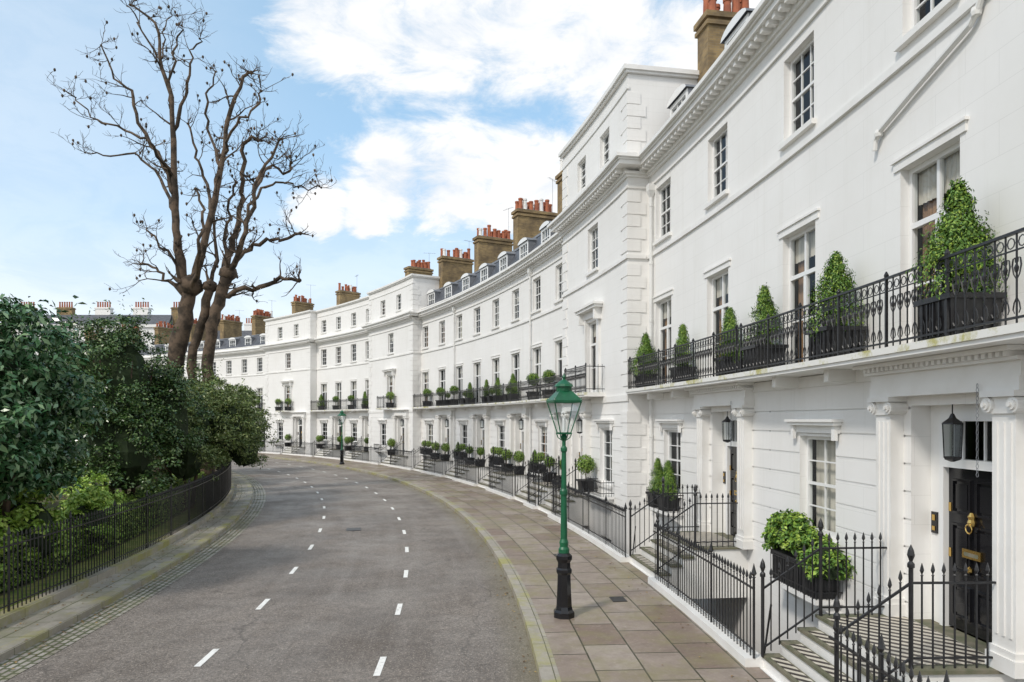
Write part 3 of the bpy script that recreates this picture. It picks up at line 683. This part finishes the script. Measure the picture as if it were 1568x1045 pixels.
Rr=np.where(top,77.6+1.25*np.random.rand(n),np.where(side<.95,78.83,77.6)+np.random.normal(0,.03,n)); zz=np.where(top,1.10+np.random.normal(0,.03,n)+.04*np.sin(ph*9),.1+1.02*np.random.rand(n))
pos=np.stack([CX+Rr*np.cos(a),CY+Rr*np.sin(a),zz],1); nr=np.where(top[:,None],np.array([[0,0,1.]]),np.stack([np.cos(a),np.sin(a),0*a],1))
add('leaves',leafmesh('leaves',pos,nr,.085,['leaf_hedge'],.6),e)
n=2600; ph=np.random.uniform(-8,30,n); s=np.random.rand(n)
Rr=np.where(s<.35,80.15+np.abs(np.random.normal(0,.3,n)),np.where(s<.65,81.05+np.abs(np.random.normal(0,.25,n)),np.where(s<.8,89.15-np.abs(np.random.normal(0,.12,n)),np.where(s<.9,92.1-np.abs(np.random.normal(0,.3,n)),79.2+.5*np.random.rand(n)))))
zz=np.where(Rr<79.8,.085,np.where(Rr<81.03,.016,np.where(Rr<89.2,-.104,.016)))
a=ph*D2R; pos=np.stack([CX+Rr*np.cos(a),CY+Rr*np.sin(a),zz],1); add('fallen_leaves',leafmesh('fallen_leaves',pos,np.tile([0,0,6.],(n,1)),.055,['leaf_litter'],.7))

def conifer_mesh(h,r,ncl,nl,size,seed):
    rr=np.random.RandomState(seed); P_=[];N_=[]
    for k in range(ncl):
        t=rr.rand()**.85; a=rr.rand()*6.283; rad=r*((1-t)**.7)*rr.uniform(.45,.98)*(1+.18*math.sin(2*a+seed)); c=np.array([rad*math.cos(a),rad*math.sin(a),.06+t*h*.93])
        s=.11*(1.15-.5*t)*rr.uniform(.6,1.35); q=rr.normal(size=(nl,3)); q/=np.linalg.norm(q,axis=1)[:,None]
        P_.append(c+q*s*np.array([1,1,1.6])*rr.uniform(.3,1.15,(nl,1))); N_.append(q+np.array([math.cos(a),math.sin(a),.6]))
    return leafmesh('conifer_foliage',np.concatenate(P_),np.concatenate(N_),size,['leaf_conifer'],.42,-1.5)
def ball_mesh(r,n,size,m='leaf_conifer'):
    d=np.random.normal(size=(n,3)); d/=np.linalg.norm(d,axis=1)[:,None]; return leafmesh('ball_foliage',d*r*np.random.uniform(.78,1.08,(n,1))*(1+.07*np.sin(7*d[:,:1]+5*d[:,2:])),d,size,[m],.6)
CON=[conifer_mesh(1.25,.46,190,75,.045,1),conifer_mesh(1.15,.40,160,65,.044,2),conifer_mesh(1.2,.34,140,60,.044,3)]; BALL=ball_mesh(.3,1500,.06); BALL2=ball_mesh(.36,1700,.07,'leaf_hedge')
bc=B(); bc.lathe(0,0,[(.22,.05),(.17,.5),(.07,.85),(.01,1.0)],'leaf_core',10); o=bc.obj('c'); CORE=o.data; bpy.data.objects.remove(o)
bc=B(); bc.lathe(0,0,[(.05,-.22),(.2,-.15),(.25,0),(.2,.15),(.05,.22)],'leaf_core',10); o=bc.obj('c'); CORB=o.data; bpy.data.objects.remove(o)
def planter_mesh(w,h):
    b=B(); s=w/2; b.hexa([(-s*.85,-s*.85,0),(s*.85,-s*.85,0),(s*.85,s*.85,0),(-s*.85,s*.85,0),(-s,-s,h),(s,-s,h),(s,s,h),(-s,s,h)],'iron')
    for q in ((-s-.03,s+.03,-s-.03,-s),(-s-.03,s+.03,s,s+.03),(-s-.03,-s,-s,s),(s,s+.03,-s,s)): b.box(*q,h-.05,h+.015,'iron')
    for k in range(-2,3): b.box(k*s*.36-.012,k*s*.36+.012,-s-.008,-s*.93,.04,h-.05,'iron'); b.box(-s-.008,-s*.93,k*s*.36-.012,k*s*.36+.012,.04,h-.05,'iron')
    b.box(-s+.01,s-.01,-s+.01,s-.01,h-.04,h-.02,'garden_soil')
    o=b.obj('planter_box'); me=o.data; bpy.data.objects.remove(o); return me
PL=planter_mesh(.5,.42); PLL=planter_mesh(.62,.5)
def potted(kind,p,R,z,s=1.,big=False):
    x,y,_=P(p,R,0); e=empty('potted_conifer' if kind<3 else 'topiary_ball',(x,y,z)); e.rotation_euler=(0,0,p*D2R+random.choice((0,1.57,3.14)))
    ph=.5 if big else .42
    add('planter',PLL if big else PL,e)
    if kind<3:
        o=add('foliage',CON[kind],e,(0,0,ph-.05)); o.scale=(s,s,s*1.02); c=add('inner_foliage',CORE,e,(0,0,ph-.05)); c.scale=(s*.8,)*3
    else:
        b=B(); b.tube([(0,0,ph-.04),(.01,0,ph+.42*s)],.018,'bark',6); b.obj('stem',e)
        o=add('foliage',BALL if kind==3 else BALL2,e,(0,0,ph+.62*s)); o.scale=(s,s,s); c=add('inner_foliage',CORB,e,(0,0,ph+.62*s)); c.scale=(s,s,s)
for p,s,k,bg in ((1.72,1.08,0,True),(3.45,1.05,1,True),(5.05,1.0,2,True),(6.05,.95,1,False),(7.8,.95,2,False),(9.55,.98,0,False)): potted(k,p,94.12,4.56,s,bg)
for p,k in ((16.2,3),(17.6,3),(19.5,0),(21.0,2),(22.2,2),(24.0,1),(25.8,3),(27.4,3),(29.0,3)): potted(k,p,94.15,4.56,.85 if k<3 else 1)
for p in (19.9,21.6,24.5,26.5): potted(4,p,94.15,4.56,.5)
for p,k in ((36.8,1),(38.6,3),(40.6,3),(42.5,1),(50.8,3),(53,3),(56,1)): potted(k,p,94.15,4.56,1)
for p in (32.5,46,47.3): potted(4,p,93.4,4.56,.9)
for p,k in ((8.65,1),(9.15,2)): potted(k,p,94.25,1.0,.85)
for i in range(4):
    a=14.4+W4*i+W4*.25
    for s_ in (-1,1): potted(4 if i%2 else 3,a+s_*.6,94.05,.75,.8)
    potted(4,14.4+W4*i+W4*.75-.25,94.25,1.0,.6); potted(4 if i%2 else 1,14.4+W4*i+W4*.75+.25,94.25,1.0,.6)
for a in (11.05,31.3,37,40.8,45): potted(4,a+.9,93.4 if a in(11.05,) else 93.3,.75 if a!=11.05 else 1.0,.9)
for a in (36.3,39.9,38.4,42.3,50.2,54.2): potted(3,a,94.0,.75,.9)
x0=.8+4.6*.75
e=empty('window_box'); b=B(); b.lbox(x0,RF,-.8,.8,-.46,-.06,.56,1.1,'iron'); b.lbox(x0,RF,-.83,.83,-.475,-.045,1.05,1.11,'iron')
for k in range(-7,8): b.lbox(x0,RF,k*.105-.012,k*.105+.012,-.475,-.46,.58,1.05,'iron')
b.obj('box',e)
ells=[((*P(x0+t*K,RF-.28,0)[:2],1.32+dz),(.35,.35,.30)) for t,dz in ((-.75,-.05),(-.4,.05),(0,.05),(.4,.15),(.75,.15),(.95,-.02),(-.9,-.2))]
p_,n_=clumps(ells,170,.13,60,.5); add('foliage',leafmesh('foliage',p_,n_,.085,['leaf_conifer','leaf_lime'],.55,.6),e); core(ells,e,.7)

# ---------------- bare tree ----------------
e=empty('bare_plane_tree'); b=B(); rs=random.Random(11)
TZ=33.
def T(x,y,dz=0): 
    d=TZ+dz; return Vector(((x-784)*d/1045, d, 3.6+(643-y)*d/1045))
def smooth(pts,k=4):
    out=[]
    for i in range(len(pts)-1):
        p0=pts[max(i-1,0)];p1=pts[i];p2=pts[i+1];p3=pts[min(i+2,len(pts)-1)]
        for j in range(k):
            t=j/k; out.append(.5*((2*p1)+(p2-p0)*t+(2*p0-5*p1+4*p2-p3)*t*t+(3*p1-p0-3*p2+p3)*t**3))
    out.append(pts[-1]); return out
def grow(p,d,ln,r,lev):
    n=5; pts=[p.copy()]; rad=[r]; q=p.copy(); dd=d.normalized()
    for i in range(n):
        dd=(dd+Vector((rs.gauss(0,.26),rs.gauss(0,.26),rs.gauss(.06,.2)))).normalized(); q=q+dd*ln/n; pts.append(q.copy()); rad.append(r*(1-.8*(i+1)/n)+.004)
        if lev>0 and rs.random()<.72:
            s=Vector((rs.gauss(0,1),rs.gauss(0,1),rs.gauss(.3,.7))); grow(q,(dd*.7+s*.6),ln*rs.uniform(.35,.6),max(.007,rad[-1]*.6),lev-1)
    b.tube(pts,rad,'bark',5 if r>.04 else 3)
    if lev>0 and rs.random()<.3: b.lathe(q.x,q.y,[(.01,-.07),(.06,0),(.04,.08)],'bark',5,0,q.z)
def limb(pts,r0,r1,side=.55,lmul=.92,dense=1):
    P3=smooth([T(*q) for q in pts]); n=len(P3); jj=.03 if r0>.2 else .08
    P3=[p+Vector((rs.gauss(0,jj),rs.gauss(0,jj),rs.gauss(0,jj)))*(1 if 0<i<n-1 else 0) for i,p in enumerate(P3)]
    rad=[(r0+(r1-r0)*(i/(n-1))**.7)*(1+rs.uniform(-.08,.12)) for i in range(n)]
    b.tube(P3,rad,'bark',9 if r0>.15 else 6)
    for i in range(3,n):
        if rs.random()<side*dense:
            d=(P3[i]-P3[i-1]).normalized(); s=Vector((rs.gauss(0,1),rs.gauss(0,.8),rs.gauss(.35,.6)))
            grow(P3[i],d*.5+s*.75,rs.uniform(.7,1.9)*lmul,min(rad[i]*.45,.05),2)
    c=P3[-1]; b.lathe(c.x,c.y,[(r1*.5,-r1*1.5),(r1*1.9,-r1*.3),(r1*1.6,r1),(r1*.3,r1*1.8)],'bark',7,0,c.z)
    for k in range(4): grow(c,Vector((rs.gauss(0,1),rs.gauss(0,1),rs.gauss(.6,.6))),rs.uniform(.5,1.4)*lmul,r1*.5,1)
limb([(252,745),(258,640),(268,560),(282,490),(292,440)],.55,.33,0)
limb([(318,745),(316,640),(318,560),(326,500),(338,455),(350,420)],.33,.24,0)
limb([(292,745),(296,620),(294,550),(310,490),(322,440)],.22,.2,0)
limb([(288,455),(274,380),(268,320),(266,240),(262,150),(246,92),(238,38),(200,8)],.25,.04)
limb([(294,450),(305,400),(322,340),(335,280),(342,240),(350,185),(372,120),(385,112)],.23,.06)
limb([(344,435),(356,380,1),(366,330,1),(372,280,1),(374,220,1),(395,215,1)],.19,.07)
limb([(348,425),(366,380,-1),(382,330,-1),(398,270,-1),(428,214,-1)],.16,.05)
limb([(326,475),(350,450),(400,440),(430,430),(458,430)],.16,.07,.4)
limb([(345,430),(368,395,1),(398,372,1),(430,366,1),(460,358,1)],.14,.06,.4)
limb([(375,340),(400,290),(430,280),(452,285),(492,288)],.09,.03,.5)
limb([(268,300),(252,250),(215,190),(200,140),(178,118),(155,70)],.13,.03)
limb([(270,330),(245,275,2),(212,240,2),(170,240,2),(130,234,2)],.10,.025)
limb([(262,270),(235,225,-2),(190,200,-2),(150,185,-2),(116,150,-2)],.09,.025)
limb([(290,462),(262,430),(240,412),(216,405)],.13,.04)
limb([(285,440),(262,395,-1),(240,370,-1),(225,350,-1)],.10,.03)
limb([(266,200),(285,150),(292,110),(296,75),(306,60)],.10,.03)
limb([(262,160),(262,110),(268,60),(278,40)],.08,.03)
limb([(240,85),(215,40),(195,10)],.06,.025); limb([(246,92),(252,50),(262,20)],.05,.02)
limb([(340,260),(322,200,1),(318,150,1),(330,110,1)],.10,.03)
limb([(345,235),(362,190,-1),(392,165,-1),(400,140,-1)],.08,.04)
limb([(326,330),(312,270,2),(298,230,2),(288,190,2)],.10,.04)
limb([(388,300),(410,255,1),(440,262,1),(446,250,1)],.09,.05)
limb([(296,450),(302,380,-2),(312,330,-2),(300,290,-2)],.13,.05)
limb([(340,430),(345,370,2),(352,320,2),(362,280,2)],.13,.05)
limb([(322,450),(330,380,1.5),(326,320,1.5),(340,270,1.5),(332,230,1.5)],.12,.04)
b.obj('trunk_and_branches',e,smooth=True)

# ---------------- distant terrace ----------------
def distant(x0,x1,y,h,nst,seed):
    r=random.Random(seed); H=House('distant_terrace'); w=H['walls']; w.box(x0,x1,y,y+10,-.1,h,'stucco'); w.box(x0-.2,x1+.2,y-.3,y+.0,h-.5,h,'trim')
    n=int((x1-x0)/3.2)
    for i in range(n):
        xc=x0+(x1-x0)*(i+.5)/n
        for k in range(nst):
            z=1.2+k*3.6; H['windows'].box(xc-.55,xc+.55,y-.05,y-.031,z,z+1.9,'glass'); H['windows'].box(xc-.65,xc+.65,y-.03,y-.001,z-.1,z+2.0,'interior'); H['windows'].box(xc-.03,xc+.03,y-.08,y-.051,z,z+1.9,'frame'); H['windows'].box(xc-.55,xc+.55,y-.08,y-.052,z+.9,z+1,'frame')
    w.hexa([(x0,y+1,h),(x1,y+1,h),(x1,y+9,h),(x0,y+9,h),(x0+.3,y+3,h+2.2),(x1-.3,y+3,h+2.2),(x1-.3,y+7,h+2.2),(x0+.3,y+7,h+2.2)],'slate')
    for i in range(int((x1-x0)/7)+1):
        xc=x0+3+i*7; c=H['chimneys']; m=r.choice(['stock_brick','trim']); c.box(xc-1.4,xc+1.4,y+3,y+4,h,h+3.6,m); c.box(xc-1.5,xc+1.5,y+2.9,y+4.1,h+3.3,h+3.5,m)
        for k in range(6): c.lathe(xc-1.1+k*.44,y+3.5,[(.15,0),(.12,.9),(.15,.95),(.15,1.05)],'terracotta',7,0,h+3.6)
    H.done()
distant(-92,-62,122,20.6,5,3); distant(-122,-93,116,17,4,5); distant(-60,-48,128,18.5,4,6)

# ---------------- world ----------------
SE=math.radians(44); AZ=math.radians(222)
w=bpy.data.worlds.new('World'); sc.world=w; w.use_nodes=True; nt=w.node_tree; bg=nt.nodes['Background']
def nn(t,**k):
    x=nt.nodes.new(t)
    for a,c in k.items(): setattr(x,a,c)
    return x
sky=nn('ShaderNodeTexSky'); sky.sky_type='NISHITA'; sky.sun_disc=False; sky.sun_elevation=SE; sky.sun_rotation=AZ; sky.air_density=1.0; sky.dust_density=1.0; sky.ozone_density=1.5
tc=nn('ShaderNodeTexCoord'); mp=nn('ShaderNodeMapping'); mp.inputs['Scale'].default_value=(1,1,2.2); nt.links.new(tc.outputs['Generated'],mp.inputs[0])
def noise(sc_,det,vec=mp,ro=.64):
    x=nn('ShaderNodeTexNoise'); x.inputs['Scale'].default_value=sc_; x.inputs['Detail'].default_value=det; x.inputs['Roughness'].default_value=ro; x.inputs['Distortion'].default_value=.4; nt.links.new(vec.outputs[0],x.inputs['Vector']); return x.outputs['Fac']
def mth(op,a,c):
    x=nn('ShaderNodeMath',operation=op)
    for i,v in ((0,a),(1,c)):
        if isinstance(v,(int,float)): x.inputs[i].default_value=v
        else: nt.links.new(v,x.inputs[i])
    return x.outputs[0]
def mr(f,a,c,d=0,e=1,sm=True):
    x=nn('ShaderNodeMapRange'); 
    if sm: x.interpolation_type='SMOOTHSTEP'
    for i,v in enumerate((a,c,d,e)): x.inputs[i+1].default_value=v
    nt.links.new(f,x.inputs[0]); return x.outputs[0]
acc=None
for (x,y,r) in ((480,10,.11),(560,40,.13),(680,55,.14),(800,40,.15),(930,70,.16),(1040,70,.12),(760,-140,.33),(600,270,.10),(690,275,.13),(820,300,.15),(490,325,.07),(560,335,.06),(1300,100,.4)):
    d=Vector((x-784,1045,643-y)).normalized(); vm=nn('ShaderNodeVectorMath',operation='DISTANCE'); vm.inputs[1].default_value=d; nt.links.new(tc.outputs['Generated'],vm.inputs[0])
    f=mr(vm.outputs['Value'],r*1.1,r*.1,0,1); acc=f if acc is None else mth('MAXIMUM',acc,f)
nz=noise(9,7)
s=mth('ADD',mth('MULTIPLY',acc,.74),mth('MULTIPLY',mth('SUBTRACT',nz,.5),1.5))
cl=mr(s,.14,.66,0,1)
sep=nn('ShaderNodeSeparateXYZ'); nt.links.new(tc.outputs['Generated'],sep.inputs[0])
back=mr(sep.outputs['Y'],.4,-.1,0,.8); cl=mth('MAXIMUM',cl,back)
haze=mr(sep.outputs['Z'],.42,.0,0,.85); cl=mth('MAXIMUM',cl,haze)
left=mr(sep.outputs['X'],-.15,-.7,0,.42); cl=mth('MAXIMUM',cl,left)
shade=mr(nz,.35,.6,0,1); cc=nn('ShaderNodeMix',data_type='RGBA'); nt.links.new(shade,cc.inputs[0]); cc.inputs[6].default_value=(6.8,7.15,7.6,1); cc.inputs[7].default_value=(8.2,8.2,8.2,1)
mx=nn('ShaderNodeMix',data_type='RGBA'); nt.links.new(cl,mx.inputs[0])
bl=nn('ShaderNodeMix',data_type='RGBA',blend_type='ADD'); bl.inputs[0].default_value=1; bl.inputs[7].default_value=(1.7,2.8,3.5,1); nt.links.new(sky.outputs[0],bl.inputs[6])
nt.links.new(bl.outputs[2],mx.inputs[6]); nt.links.new(cc.outputs[2],mx.inputs[7]); nt.links.new(mx.outputs[2],bg.inputs['Color']); bg.inputs['Strength'].default_value=.13
sd=bpy.data.lights.new('sun','SUN'); sd.energy=2.2; sd.angle=math.radians(7); sd.color=(1,.94,.86); so=bpy.data.objects.new('sun',sd); sc.collection.objects.link(so)
dirv=Vector((math.sin(AZ)*math.cos(SE),math.cos(AZ)*math.cos(SE),math.sin(SE))); so.rotation_euler=dirv.to_track_quat('Z','Y').to_euler()
# ---------------- camera ----------------
cd=bpy.data.cameras.new('camera'); cd.sensor_width=36; cd.lens=24; cd.shift_y=(643-522.5)/1568; cd.clip_end=3000; cd.clip_start=.05
co=bpy.data.objects.new('camera',cd); sc.collection.objects.link(co); co.location=(0,0,3.6); co.rotation_euler=(math.pi/2,0,0); sc.camera=co
sc.view_settings.view_transform='Standard'; sc.view_settings.look='None'; sc.view_settings.exposure=0
